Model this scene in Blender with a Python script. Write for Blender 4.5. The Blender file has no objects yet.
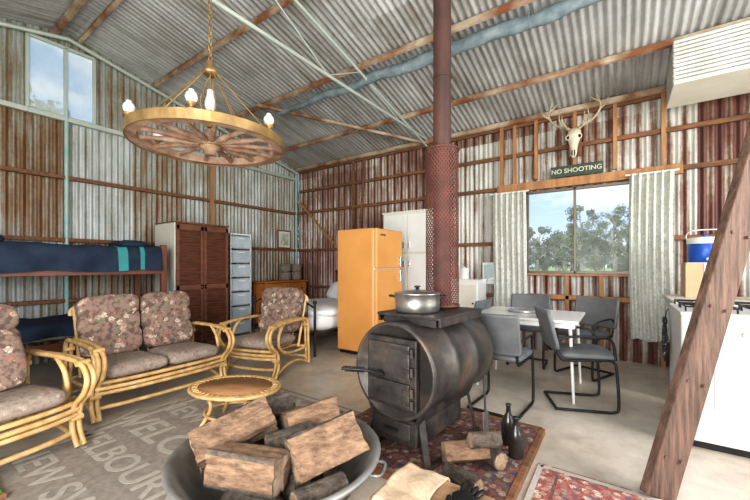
import bpy, bmesh, math, random
from mathutils import Vector, Matrix, Euler, noise
R=random.Random(7)
scene=bpy.context.scene
COL=scene.collection
rad=math.radians
# ------------------------------------------------------------------ materials
def newmat(name):
    m=bpy.data.materials.new(name); m.use_nodes=True
    nt=m.node_tree; b=nt.nodes['Principled BSDF']
    return m,nt,b
def mapping(nt,scale,src='Object'):
    tc=nt.nodes.new('ShaderNodeTexCoord'); mp=nt.nodes.new('ShaderNodeMapping')
    mp.inputs['Scale'].default_value=scale
    nt.links.new(tc.outputs[src],mp.inputs['Vector']); return mp.outputs[0]
def ramp(nt,fac,stops,interp='LINEAR'):
    r=nt.nodes.new('ShaderNodeValToRGB'); cr=r.color_ramp; cr.interpolation=interp
    while len(cr.elements)<len(stops): cr.elements.new(0.5)
    for e,(p,c) in zip(cr.elements,stops):
        e.position=p; e.color=(c[0],c[1],c[2],1)
    nt.links.new(fac,r.inputs[0]); return r.outputs[0]
def mix(nt,fac,a,b):
    n=nt.nodes.new('ShaderNodeMix'); n.data_type='RGBA'
    for i,v in ((0,fac),(6,a),(7,b)):
        if isinstance(v,(tuple,list)): n.inputs[i].default_value=(v[0],v[1],v[2],1)
        elif isinstance(v,(int,float)): n.inputs[i].default_value=v
        else: nt.links.new(v,n.inputs[i])
    return n.outputs[2]
def math_(nt,op,a,b=None):
    n=nt.nodes.new('ShaderNodeMath'); n.operation=op
    for i,v in ((0,a),(1,b)):
        if v is None: continue
        if isinstance(v,(int,float)): n.inputs[i].default_value=v
        else: nt.links.new(v,n.inputs[i])
    return n.outputs[0]
def noise_(nt,vec,scale,detail=4,rough=.55):
    n=nt.nodes.new('ShaderNodeTexNoise'); n.inputs['Scale'].default_value=scale
    n.inputs['Detail'].default_value=detail; n.inputs['Roughness'].default_value=rough
    nt.links.new(vec,n.inputs['Vector']); return n.outputs['Fac']
def bump(nt,b,h,strength=.3,dist=.01):
    n=nt.nodes.new('ShaderNodeBump'); n.inputs['Strength'].default_value=strength
    n.inputs['Distance'].default_value=dist
    nt.links.new(h,n.inputs['Height']); nt.links.new(n.outputs[0],b.inputs['Normal'])
def S(name,c1,c2=None,rough=.6,metal=0,ns=6,stretch=(1,1,1),bs=0,detail=4,lo=.35,hi=.65,bd=.01,nr=.55,mid=None):
    m,nt,b=newmat(name)
    b.inputs['Roughness'].default_value=rough; b.inputs['Metallic'].default_value=metal
    if c2 is None: c2=tuple(x*.85 for x in c1)
    v=mapping(nt,stretch); f=noise_(nt,v,ns,detail,nr)
    st=[(lo,c1),(hi,c2)] if mid is None else [(lo,c1),((lo+hi)/2,mid),(hi,c2)]
    nt.links.new(ramp(nt,f,st),b.inputs['Base Color'])
    if bs: bump(nt,b,f,bs,bd)
    return m
def corr_mat(name,axis,stops,sheetw,roof,sheetk,ridge,metal=.25,rough=.5):
    m,nt,b=newmat(name)
    tc=nt.nodes.new('ShaderNodeTexCoord'); sp=nt.nodes.new('ShaderNodeSeparateXYZ')
    nt.links.new(tc.outputs['Object'],sp.inputs[0])
    u=sp.outputs[axis]; z=sp.outputs[1] if roof else sp.outputs[2]
    mp=nt.nodes.new('ShaderNodeMapping'); nt.links.new(tc.outputs['Object'],mp.inputs[0])
    sc=[.5,.5,.5]; sc[axis]=7
    mp.inputs['Scale'].default_value=sc
    n1=noise_(nt,mp.outputs[0],2.4,7,.7)
    n2=noise_(nt,tc.outputs['Object'],1.4,5,.6)
    n3=noise_(nt,tc.outputs['Object'],22,5,.7)
    fl=math_(nt,'FLOOR',math_(nt,'DIVIDE',u,sheetw)); fz=math_(nt,'FLOOR',math_(nt,'DIVIDE',math_(nt,'ADD',z,.02),1.6))
    w=nt.nodes.new('ShaderNodeTexWhiteNoise'); w.noise_dimensions='1D'
    nt.links.new(math_(nt,'ADD',fl,math_(nt,'MULTIPLY',fz,17.3)),w.inputs['W'])
    s=math_(nt,'MULTIPLY',math_(nt,'SUBTRACT',w.outputs['Value'],.5),sheetk)
    rg=math_(nt,'MULTIPLY',math_(nt,'SINE',math_(nt,'MULTIPLY',u,2*math.pi/.152)),ridge)
    base=math_(nt,'ADD',math_(nt,'MULTIPLY',n1,.52),math_(nt,'ADD',math_(nt,'MULTIPLY',n2,.33),math_(nt,'MULTIPLY',n3,.15)))
    f=math_(nt,'ADD',math_(nt,'ADD',base,s),rg)
    nt.links.new(ramp(nt,f,stops),b.inputs['Base Color'])
    b.inputs['Metallic'].default_value=metal; b.inputs['Roughness'].default_value=rough
    return m
def floral(name,base,base2,cols,scale=14,thr=.32,rough=.9,dist=.06):
    m,nt,b=newmat(name)
    v=mapping(nt,(1,1,1))
    vo=nt.nodes.new('ShaderNodeTexVoronoi'); vo.inputs['Scale'].default_value=scale
    nz=nt.nodes.new('ShaderNodeTexNoise'); nz.inputs['Scale'].default_value=scale*2.2
    nt.links.new(v,nz.inputs['Vector'])
    add=nt.nodes.new('ShaderNodeVectorMath'); add.operation='MULTIPLY_ADD'
    nt.links.new(nz.outputs['Color'],add.inputs[0]); add.inputs[1].default_value=(dist,)*3; nt.links.new(v,add.inputs[2])
    nt.links.new(add.outputs[0],vo.inputs['Vector'])
    sp=nt.nodes.new('ShaderNodeSeparateColor'); nt.links.new(vo.outputs['Color'],sp.inputs[0])
    n=len(cols); fc=ramp(nt,sp.outputs[0],[(i/n,c) for i,c in enumerate(cols)],'CONSTANT')
    f2=math_(nt,'MULTIPLY',noise_(nt,v,scale*4,3),1.0)
    fc=mix(nt,ramp(nt,f2,[(.42,(0,0,0)),(.58,(.6,.6,.6))]),fc,base)
    bg=ramp(nt,noise_(nt,v,scale*1.6,3),[(.4,base),(.55,base2)])
    mask=math_(nt,'LESS_THAN',vo.outputs['Distance'],thr)
    nt.links.new(mix(nt,mask,bg,fc),b.inputs['Base Color'])
    b.inputs['Roughness'].default_value=rough
    return m
m_wl=corr_mat('corrugated_iron_left',1,[(.32,(.53,.55,.55)),(.44,(.37,.385,.375)),(.52,(.27,.245,.20)),(.60,(.21,.12,.065)),(.72,(.11,.055,.035))],.76,False,.16,.035)
m_wb=corr_mat('corrugated_iron_back',0,[(.31,(.62,.61,.58)),(.43,(.44,.42,.39)),(.49,(.27,.19,.15)),(.56,(.17,.075,.055)),(.68,(.095,.04,.035))],.76,False,.18,.085)
m_rf=corr_mat('corrugated_iron_roof',0,[(.32,(.66,.675,.68)),(.49,(.45,.46,.465)),(.61,(.30,.29,.275)),(.73,(.24,.15,.09))],.76,True,.12,.02,metal=.3,rough=.42)
m_rust=S('rusty_steel',(.30,.12,.05),(.12,.06,.04),.8,.2,9,bs=.4)
m_beam=S('rust_stained_beam',(.22,.09,.04),(.52,.42,.32),.8,0,3,(1,1,1),lo=.4,hi=.64,detail=7)
m_oldwood=S('old_timber',(.25,.11,.05),(.12,.06,.035),.8,0,5,(1,6,6),bs=.3)
m_newwood=S('pine_timber',(.46,.23,.10),(.30,.145,.06),.65,0,4,(5,5,.8),bs=.15)
m_teal=S('faded_teal_paint',(.26,.45,.45),(.40,.50,.47),.5,.1,8)
m_paleteal=S('pale_green_paint',(.42,.50,.47),(.50,.52,.48),.5,.2,8)
m_white=S('white_enamel',(.80,.80,.78),(.74,.74,.71),.3,0,3)
m_cream=S('cream_paint',(.74,.71,.63),(.66,.63,.55),.5,0,3)
m_panel=S('weathered_white_slats',(.58,.58,.56),(.44,.44,.42),.5,0,5,detail=7)
m_black=S('black_iron',(.02,.02,.022),(.035,.033,.033),.45,.5,12)
m_chrome=S('chrome',(.7,.7,.7),(.6,.6,.6),.2,1,4)
m_steel=S('aluminium_pot',(.60,.59,.57),(.42,.41,.39),.28,.9,5,detail=7)
m_stove=S('sooty_stove_steel',(.030,.028,.027),(.21,.125,.075),.46,.5,2.8,bs=.4,detail=11,lo=.36,hi=.72,nr=.74,mid=(.085,.075,.067))
m_stovedark=S('dark_stove_steel',(.022,.02,.019),(.16,.09,.055),.5,.45,5,bs=.35,detail=10,lo=.38,hi=.72,nr=.74,mid=(.065,.056,.05))
m_flue=S('rusty_flue',(.12,.052,.042),(.06,.033,.03),.6,.3,6,(1,1,.4))
m_mesh=S('red_oxide_mesh',(.17,.06,.045),(.09,.04,.033),.75,.2,8)
m_rattan=S('rattan_cane',(.68,.46,.21),(.46,.27,.10),.4,0,14,(1,1,1))
m_ratop=S('coffee_table_top_timber',(.42,.22,.10),(.30,.15,.07),.4,0,5,(1,6,1))
m_fabric=floral('floral_upholstery',(.13,.082,.068),(.25,.17,.13),[(.60,.50,.40),(.36,.17,.14),(.54,.42,.32),(.20,.20,.12),(.50,.32,.25),(.12,.075,.06),(.30,.21,.18)],17,.44,dist=.05)
m_seatfab=floral('seat_upholstery',(.24,.185,.15),(.31,.245,.20),[(.40,.33,.27),(.20,.14,.115),(.34,.28,.22)],24,.35,dist=.05)
m_navy=S('navy_blanket',(.012,.022,.046),(.020,.036,.068),.85,0,6,bs=.3)
m_tealcloth=S('teal_blanket_border',(.04,.30,.30),(.05,.24,.25),.85,0,6)
m_bunk=S('red_brown_bunk_timber',(.22,.075,.042),(.13,.048,.03),.5,0,5,(1,1,1))
m_ward=S('louvre_timber',(.20,.078,.043),(.13,.05,.03),.5,0,5,(1,1,5))
m_orange=S('orange_enamel',(.74,.36,.11),(.67,.31,.09),.35,0,2,detail=7)
m_drawer=S('honey_timber',(.55,.22,.05),(.42,.15,.035),.45,0,4,(1,1,4))
m_plastic=S('clear_plastic_drawers',(.50,.57,.61),(.38,.45,.50),.25,0,5)
m_bed=S('bed_linen',(.84,.84,.84),(.74,.75,.77),.9,0,4,bs=.3)
m_floor,nt,b=newmat('concrete_floor')
v=mapping(nt,(1,1,1)); n1=noise_(nt,v,1.1,8,.6); n2=noise_(nt,v,7,6,.7)
f=math_(nt,'ADD',math_(nt,'MULTIPLY',n1,.65),math_(nt,'MULTIPLY',n2,.35))
nt.links.new(ramp(nt,f,[(.36,(.34,.29,.235)),(.5,(.50,.44,.37)),(.62,(.60,.54,.465))]),b.inputs['Base Color'])
b.inputs['Roughness'].default_value=.34; bump(nt,b,n2,.08)
m_rug=S('grey_woven_rug',(.25,.215,.185),(.33,.29,.25),.95,0,25,bs=.3)
m_rugtxt=S('rug_cream_letters',(.47,.43,.38),(.39,.355,.31),.95,0,30)
m_persian=floral('persian_rug',(.24,.06,.05),(.36,.13,.11),[(.60,.53,.42),(.10,.11,.16),(.45,.30,.22),(.58,.52,.44),(.28,.28,.22)],26,.46,dist=.03)
m_hearth=floral('patterned_hearth_mat',(.10,.04,.04),(.17,.08,.065),[(.40,.31,.24),(.05,.05,.07),(.27,.10,.08),(.30,.26,.20),(.12,.12,.11)],22,.46,dist=.03)
m_green=S('green_mat',(.07,.33,.04),(.10,.42,.06),.9,0,40,bs=.3)
m_bark=S('log_bark',(.045,.033,.026),(.21,.17,.135),.95,0,18,(1,1,1),bs=1,detail=11,bd=.03,nr=.74,lo=.36,hi=.68)
m_split=S('split_log_wood',(.36,.225,.14),(.12,.07,.042),.9,0,9,(1.3,1.3,4),bs=1,detail=11,bd=.02,nr=.72,lo=.36,hi=.62)
m_end=S('log_end_grain',(.38,.27,.18),(.17,.105,.065),.9,0,14,(1,1,1),bs=1,detail=10,bd=.015,nr=.7)
m_slat=S('crate_timber',(.36,.22,.12),(.24,.14,.08),.8,0,5,(1,6,6),bs=.3)
m_tub=S('weathered_galvanised_tub',(.32,.32,.31),(.16,.145,.13),.5,.4,4,bs=.1,detail=8)
m_towel=S('tan_towel',(.58,.44,.31),(.48,.35,.24),.95,0,50,bs=.3)
m_table=S('white_laminate',(.76,.76,.74),(.70,.70,.68),.25,0,3)
m_grey=S('grey_vinyl',(.10,.105,.11),(.14,.148,.152),.5,0,6)
m_curt=floral('pale_print_curtain',(.62,.62,.57),(.53,.54,.49),[(.38,.41,.38),(.68,.67,.62),(.49,.51,.47)],20,.38,dist=.04)
m_bone=S('antler_and_bone',(.50,.42,.31),(.32,.24,.16),.6,0,9,bs=.2)
m_bonewhite=S('skull_bone',(.72,.67,.56),(.58,.50,.38),.6,0,9)
m_dark=S('painted_socket_shade',(.02,.015,.012),None,.9)  # near-black colour paints the shade inside the skull's eye and nose holes
m_sign=S('sign_green_paint',(.03,.055,.04),(.045,.07,.05),.6,0,4)
m_signtxt=S('sign_letter_paint',(.65,.62,.45),None,.6)
m_blue=S('blue_plastic',(.02,.10,.45),(.02,.08,.38),.3,0,3)
m_brass=S('aged_brass',(.42,.28,.12),(.25,.15,.07),.42,.55,9,detail=7)
m_wheel=S('wheel_timber',(.19,.10,.065),(.40,.27,.19),.65,0,8,detail=7)
m_glass,nt,b=newmat('lamp_glass'); b.inputs['Base Color'].default_value=(.92,.92,.90,1); b.inputs['Roughness'].default_value=.12; b.inputs['Alpha'].default_value=.5
m_frost,nt,b=newmat('weathered_polycarbonate')
v=mapping(nt,(1,1,1)); n1=noise_(nt,v,3,5)
nt.links.new(ramp(nt,n1,[(.4,(.62,.68,.70)),(.6,(.78,.82,.83))]),b.inputs['Base Color']); b.inputs['Alpha'].default_value=.4; b.inputs['Roughness'].default_value=.25
m_pane,nt,b=newmat('window_glass'); b.inputs['Base Color'].default_value=(.9,.95,1,1); b.inputs['Alpha'].default_value=.06; b.inputs['Roughness'].default_value=.05
m_alu=S('dark_aluminium_frame',(.17,.14,.12),None,.4,.4)
m_tarp=S('blue_grey_tarp',(.13,.18,.21),(.25,.30,.33),.8,0,9,bs=.8,detail=8)
m_stringer=S('dark_worn_hardwood',(.05,.03,.022),(.20,.115,.08),.75,0,7,(5,5,.5),bs=.8,detail=10,nr=.7)
m_box=S('tan_cardboard',(.55,.40,.25),None,.9)
m_wicker=S('grey_wicker',(.34,.29,.24),(.20,.16,.13),.9,0,40,bs=.6)
m_art=floral('landscape_print',(.35,.42,.30),(.6,.62,.55),[(.5,.5,.4),(.3,.35,.25)],9,.3)
m_bottle=S('dark_bottle_glass',(.02,.02,.018),(.04,.03,.025),.2,0,6)
m_mitt=floral('black_white_mitt',(.02,.02,.02),(.03,.03,.03),[(.6,.6,.58),(.05,.05,.05)],40,.3,dist=.01)
m_grass=S('paddock_grass',(.20,.32,.07),(.33,.40,.12),.95,0,.6,detail=8)
m_leaf=S('eucalypt_leaves',(.13,.165,.09),(.27,.29,.18),.8,0,3)
m_trunk=S('gum_bark',(.55,.50,.44),(.34,.29,.24),.9,0,6,(3,3,.5))
# ------------------------------------------------------------------ mesh builder
class B:
    def __init__(s,name): s.n=name; s.v=[]; s.f=[]; s.mi=[]; s.sm=[]; s.mats=[]
    def add(s,vs,fs,mat,sm=False,M=None):
        if mat not in s.mats: s.mats.append(mat)
        k=s.mats.index(mat); o=len(s.v)
        for v in vs:
            v=Vector(v); s.v.append(tuple(M@v) if M is not None else tuple(v))
        for f in fs:
            s.f.append(tuple(i+o for i in f)); s.mi.append(k); s.sm.append(sm)
    def box(s,c,d,mat,r=0,rot=None,M=None):
        bm=bmesh.new(); bmesh.ops.create_cube(bm,size=1)
        for v in bm.verts: v.co=Vector((v.co.x*d[0],v.co.y*d[1],v.co.z*d[2]))
        if r>0: bmesh.ops.bevel(bm,geom=list(bm.edges),offset=min(r,min(d)*.45),segments=2,affect='EDGES',profile=.5)
        T=Matrix.Translation(c)
        if rot: T=T@Euler(rot).to_matrix().to_4x4()
        if M is not None: T=M@T
        bm.verts.index_update()
        s.add([v.co.copy() for v in bm.verts],[[v.index for v in f.verts] for f in bm.faces],mat,False,T); bm.free()
    def bar(s,p1,p2,w,h,mat,up=(0,0,1),r=.004):
        p1=Vector(p1);p2=Vector(p2);d=p2-p1;L=d.length;z=d.normalized();u=Vector(up)
        x=u.cross(z)
        if x.length<1e-4: x=Vector((1,0,0)).cross(z)
        x.normalize(); y=z.cross(x)
        M=Matrix((x,y,z)).transposed().to_4x4(); M.translation=(p1+p2)/2
        s.box((0,0,0),(w,h,L),mat,r,None,M)
    def tube(s,pts,r,mat,seg=8,closed=False,caps=True):
        pts=[Vector(p) for p in pts]; n=len(pts)
        rr=r if isinstance(r,(list,tuple)) else [r]*n
        vs=[];fs=[]; prev=None
        for i,p in enumerate(pts):
            if closed: t=pts[(i+1)%n]-pts[i-1]
            else: t=pts[min(i+1,n-1)]-pts[max(i-1,0)]
            t.normalize()
            if prev is None:
                a=Vector((0,0,1)) if abs(t.z)<.9 else Vector((1,0,0)); x=a.cross(t).normalized()
            else:
                x=prev-t*prev.dot(t)
                if x.length<1e-5: x=Vector((1,0,0)).cross(t)
                x.normalize()
            prev=x; y=t.cross(x)
            for k in range(seg):
                a=2*math.pi*k/seg; vs.append(p+(x*math.cos(a)+y*math.sin(a))*rr[i])
        m=n if closed else n-1
        for i in range(m):
            j=(i+1)%n
            for k in range(seg):
                k2=(k+1)%seg; fs.append((i*seg+k,i*seg+k2,j*seg+k2,j*seg+k))
        s.add(vs,fs,mat,True)
        if caps and not closed:
            s.add(vs[:seg],[tuple(reversed(range(seg)))],mat); s.add(vs[-seg:],[tuple(range(seg))],mat)
    def cyl(s,p1,p2,r1,mat,r2=None,seg=16):
        s.tube([p1,p2],[r1,r1 if r2 is None else r2],mat,seg)
    def lathe(s,prof,mat,seg=32,M=None,sx=1,sy=1,sm=True):
        vs=[];fs=[]
        for (r,z) in prof:
            for k in range(seg):
                a=2*math.pi*k/seg; vs.append((r*math.cos(a)*sx,r*math.sin(a)*sy,z))
        for i in range(len(prof)-1):
            for k in range(seg):
                k2=(k+1)%seg; fs.append((i*seg+k,i*seg+k2,(i+1)*seg+k2,(i+1)*seg+k))
        s.add(vs,fs,mat,sm,M)
    def pillow(s,c,d,mat,rot=None,e=.35,M=None,nu=28,nv=14,wob=0):
        vs=[];fs=[]
        def sp(x,e): return math.copysign(abs(x)**e,x)
        for j in range(nv+1):
            ph=-math.pi/2+math.pi*j/nv
            for i in range(nu):
                th=2*math.pi*i/nu
                x=sp(math.cos(ph),e*1.6)*sp(math.cos(th),e); y=sp(math.cos(ph),e*1.6)*sp(math.sin(th),e); z=sp(math.sin(ph),.75)
                v=Vector((x*d[0]/2,y*d[1]/2,z*d[2]/2))
                if wob: v*=1+wob*noise.noise(v*6+Vector(c))
                vs.append(v)
        for j in range(nv):
            for i in range(nu):
                i2=(i+1)%nu; fs.append((j*nu+i,j*nu+i2,(j+1)*nu+i2,(j+1)*nu+i))
        T=Matrix.Translation(c)
        if rot: T=T@Euler(rot).to_matrix().to_4x4()
        if M is not None: T=M@T
        s.add(vs,fs,mat,True,T)
    def sph(s,c,r,mat,seg=16,sc=(1,1,1),rot=None):
        s.pillow(c,(2*r*sc[0],2*r*sc[1],2*r*sc[2]),mat,rot,.99,nu=seg,nv=seg//2)
    def grid(s,fn,nu,nv,mat,sm=True):
        vs=[fn(i/nu,j/nv) for j in range(nv+1) for i in range(nu+1)]
        fs=[(j*(nu+1)+i,j*(nu+1)+i+1,(j+1)*(nu+1)+i+1,(j+1)*(nu+1)+i) for j in range(nv) for i in range(nu)]
        s.add(vs,fs,mat,sm)
    def text(s,t,size,mat,M,ext=.002):
        cu=bpy.data.curves.new('t','FONT'); cu.body=t; cu.size=size; cu.extrude=ext; cu.align_x='CENTER'; cu.align_y='CENTER'; cu.offset=size*.012
        ob=bpy.data.objects.new('t',cu); COL.objects.link(ob); bpy.context.view_layer.update()
        me=bpy.data.meshes.new_from_object(ob.evaluated_get(bpy.context.evaluated_depsgraph_get()))
        s.add([v.co.copy() for v in me.vertices],[tuple(p.vertices) for p in me.polygons],mat,False,M)
        bpy.data.objects.remove(ob); bpy.data.meshes.remove(me)
    def log(s,p1,p2,r,seed,flat=None,fk=.5):
        """firewood: round barked log with lengthwise furrows, optional split face, pale end grain"""
        p1=Vector(p1);p2=Vector(p2);t=(p2-p1).normalized();x=Vector((0,0,1)).cross(t)
        if x.length<.1: x=Vector((1,0,0)).cross(t)
        x.normalize(); y=t.cross(x); n=72;L=20; vs=[]; fl=[]; rads=[]
        for k in range(n):
            a=2*math.pi*k/n; q=r
            if flat is not None:
                for fa,kk in ((flat,fk),(flat+1.75,fk*1.15)):
                    da=(a-fa+math.pi)%(2*math.pi)-math.pi
                    if abs(da)<1.4: q=min(q,r*kk/max(.05,math.cos(da)))
            fl.append(q<r*.995); rads.append(q)
        for i in range(L+1):
            tt=i/L
            for k in range(n):
                a=2*math.pi*k/n; c=p1.lerp(p2,tt)
                ca,sa=math.cos(a),math.sin(a)
                n1=noise.noise(Vector((ca*1.0+seed*3.1,sa*1.0,tt*1.0)))
                n2=noise.noise(Vector((ca*4+seed,sa*4,tt*1.0+9)))
                n3=abs(noise.noise(Vector((ca*12+seed,sa*12,tt*1.6+3))))
                q=rads[k]*(1+.13*n1+.09*n2-(.20 if not fl[k] else .12)*n3+.04)
                off=t*(r*.10*noise.noise(Vector((ca*2,sa*2,seed*2+i)))) if i in(0,L) else Vector()
                vs.append(c+(x*ca+y*sa)*q+off)
        fb=[];ff=[]
        for i in range(L):
            for k in range(n):
                k2=(k+1)%n; q=(i*n+k,i*n+k2,(i+1)*n+k2,(i+1)*n+k)
                (ff if fl[k] and fl[k2] else fb).append(q)
        s.add(vs,fb,m_bark,True); s.add(vs,ff,m_split,True)
        for e,c in ((vs[:n],p1),(vs[-n:],p2)):
            m1=[c.lerp(v,.9)+t*(r*.03*noise.noise(v*60)) for v in e]; m2=[c.lerp(v,.5)+t*(r*.05*noise.noise(v*40)) for v in e]
            s.add(e+m1,[(k,(k+1)%n,n+(k+1)%n,n+k) for k in range(n)],m_bark,False)
            s.add(m1+m2+[c],[(k,(k+1)%n,n+(k+1)%n,n+k) for k in range(n)]+[(n+k,n+(k+1)%n,2*n) for k in range(n)],m_end,False)
    def done(s,loc=(0,0,0),rz=0,recalc=True):
        me=bpy.data.meshes.new(s.n+'_mesh'); me.from_pydata(s.v,[],s.f)
        for m in s.mats: me.materials.append(m)
        me.polygons.foreach_set('material_index',s.mi); me.polygons.foreach_set('use_smooth',s.sm); me.update()
        if recalc:
            bm=bmesh.new(); bm.from_mesh(me); bmesh.ops.recalc_face_normals(bm,faces=bm.faces); bm.to_mesh(me); bm.free()
        ob=bpy.data.objects.new(s.n,me); COL.objects.link(ob); ob.location=loc; ob.rotation_euler=(0,0,rz); return ob
def dup(ob,loc,rz,sc=1):
    o=bpy.data.objects.new(ob.name.split('.')[0],ob.data); COL.objects.link(o); o.location=loc; o.rotation_euler=(0,0,rz); o.scale=(sc,)*3; return o
def spl(P,n=8):
    P=[Vector(p) for p in P]; out=[]
    for i in range(len(P)-1):
        a=P[max(i-1,0)];b=P[i];c=P[i+1];d=P[min(i+2,len(P)-1)]
        for k in range(n):
            t=k/n; out.append(.5*((2*b)+(c-a)*t+(2*a-5*b+4*c-d)*t*t+(-a+3*b-3*c+d)*t**3))
    out.append(P[-1]); return out
# ------------------------------------------------------------------ room shell
YB=5.62; XL=-6.05; XR=3.6; YF=-3.4; RY=1.5
def rz_(y): return 4.334-.2268*abs(y-RY)
AMP=.013; PER=.076; SUB=8
def corr(bld,u0,u1,z0,zt,mk,mat):
    n=max(2,int((u1-u0)/PER*SUB)); vs=[]
    for i in range(n+1):
        u=u0+(u1-u0)*i/n; o=AMP*math.sin(2*math.pi*u/PER)
        vs.append(mk(u,z0,o)); vs.append(mk(u,zt(u) if callable(zt) else zt,o))
    bld.add(vs,[(2*i,2*i+2,2*i+3,2*i+1) for i in range(n)],mat,True)
WX0,WX1,WZ0,WZ1=-1.14,.24,1.13,2.33
w=B('wall_back'); mk=lambda u,z,o:(u,YB+o,z)
corr(w,XL,WX0,0,3.40,mk,m_wb); corr(w,WX1,XR,0,3.40,mk,m_wb); corr(w,WX0,WX1,0,WZ0,mk,m_wb); corr(w,WX0,WX1,WZ1,3.40,mk,m_wb)
w.done(recalc=False)
LY0,LY1,LZ0,LZ1=1.12,1.80,3.2,4.12
w=B('wall_left'); mk=lambda u,z,o:(XL+o,u,z)
corr(w,YF,LY0,0,rz_,mk,m_wl); corr(w,LY1,YB,0,rz_,mk,m_wl); corr(w,LY0,LY1,0,LZ0,mk,m_wl); corr(w,LY0,LY1,LZ1,rz_,mk,m_wl)
w.done(recalc=False)
c=B('ceiling'); n=int((XR-XL+.2)/PER*SUB)
for (a,bb) in ((YB+.15,RY),(RY,YF-.3)):
    vs=[]
    for i in range(n+1):
        x=XL-.1+(XR-XL+.2)*i/n; o=AMP*math.sin(2*math.pi*x/PER)
        vs.append((x,a,rz_(a)+o+.015)); vs.append((x,bb,rz_(bb)+o+.015))
    c.add(vs,[(2*i,2*i+2,2*i+3,2*i+1) for i in range(n)],m_rf,True)
c.done(recalc=False)
f=B('floor'); f.box(((XL+XR)/2,(YB+YF)/2,-.05),(XR-XL+.1,YB-YF+.1,.1),m_floor); f.done()
g=B('ground'); g.box((0,30,-.22),(400,400,.2),m_grass); g.done()
# roof framing
p=B('roof_purlins')
for y in (5.5,4.75,3.62,2.54,1.62,1.38,.3,-.8,-1.9,-3.0):
    p.box(((XL+XR)/2,y,rz_(y)-.045),(XR-XL-.1,.045,.07),m_beam,.004,(math.atan(.2268)*(-1 if y>RY else 1),0,0))
p.done()
t=B('roof_truss')
for X,mm in ((-2.74,m_paleteal),(1.6,m_paleteal)):
    t.cyl((X,5.55,3.42),(X,-2.8,3.42),.020,mm,seg=10)
    t.cyl((X,5.5,rz_(5.5)-.12),(X,RY,4.2),.018,mm,seg=10); t.cyl((X,-3.2,rz_(-3.2)-.12),(X,RY,4.2),.018,mm,seg=10)
    for y0,y1 in ((4.6,3.6),(3.0,3.6),(3.0,1.55),(1.45,0),(0,-.6)):
        t.cyl((X,y0,3.42),(X,y1,rz_(y1)-.13),.007,mm,seg=8)
t.tube([(-5.95,YB-.1,3.3),(-5.95,RY,4.22),(-5.95,-3.2,rz_(-3.2)-.12)],.028,m_paleteal,8)
t.bar((-2.76,5.5,3.36),(-4.71,3.5,3.78),.04,.045,m_beam)
t.done()
tp=B('rolled_tarp')
NT=90
pts=[(XL+1.5+i*6.6/NT,3.8+.02*math.sin(i*.4),3.71+.012*math.sin(i*.55)) for i in range(NT+1)]
tp.tube(pts,[.035+.035*min(1,i/35)+.010*noise.noise(Vector((i*.35,0,0)))+.006*math.sin(i*1.3) for i in range(NT+1)],m_tarp,14)
for i in (12,32,52,72): tp.tube([(pts[i][0],3.8+.085*math.cos(a),3.715+.085*math.sin(a)) for a in [k*math.pi/6 for k in range(12)]],.006,m_tarp,6,closed=True)
tp.done()
# wall framing
g=B('trim_1')
for z in (3.2,2.40,1.58,.78):
    y1=YB-.05
    if z==3.2:
        g.box((XL+.05,(YF+LY0)/2,z-.03),(.06,LY0-YF,.06),m_paleteal,.004); g.box((XL+.05,(LY0+y1)/2,z-.03),(.06,y1-LY0,.06),m_paleteal,.004)
    else: g.box((XL+.05,(YF+y1)/2,z),(.06,y1-YF,.05),m_oldwood,.004)
for y,mm in ((1.49,m_teal),(5.50,m_teal)): g.cyl((XL+.06,y,0),(XL+.06,y,3.3),.026,mm,seg=10)
g.bar((XL+.06,3.5,0),(XL+.06,3.5,3.8),.07,.06,m_newwood); g.bar((XL+.06,-.6,0),(XL+.06,-.6,3.8),.07,.06,m_oldwood)
g.done()
g=B('trim_2')
for z in (3.36,2.9,2.42,1.58,.78):
    for a,bb in ((XL+.1,WX0-.3),(WX1+.3,XR)) if 1<z<2.5 else ((XL+.1,XR),):
        g.box(((a+bb)/2,YB-.04,z),(bb-a,.05,.055 if z!=3.36 else .09),m_oldwood,.004)
for x,z0,mm in ((-1.49,2.3,m_newwood),(-1.0,2.5,m_newwood),(-.51,2.5,m_newwood),(-.05,2.5,m_newwood),(.44,0,m_newwood),(-1.3,0,m_newwood),(-.6,0,m_newwood),(-.2,0,m_newwood),(-2.74,0,m_oldwood),(-4.4,0,m_oldwood),(2.2,0,m_newwood)):
    z1=3.36
    if x in(-.6,-.2): z1=WZ0-.03
    g.box((x,YB-.055,(z0+z1)/2),(.045,.06,z1-z0),mm,.003)
g.bar((-5.9,YB-.08,2.65),(-4.9,YB-.08,1.7),.045,.025,m_newwood,up=(0,1,0)); g.bar((-4.1,YB-.08,3.3),(-4.2,YB-.08,2.0),.05,.03,m_oldwood,up=(0,1,0))
g.box(((-1.55+.62)/2,YB-.06,2.405),(2.17,.08,.12),m_newwood,.005)
g.box(((-1.3+.4)/2,YB-.055,.80),(1.75,.06,.06),m_newwood,.005)
g.done()
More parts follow.
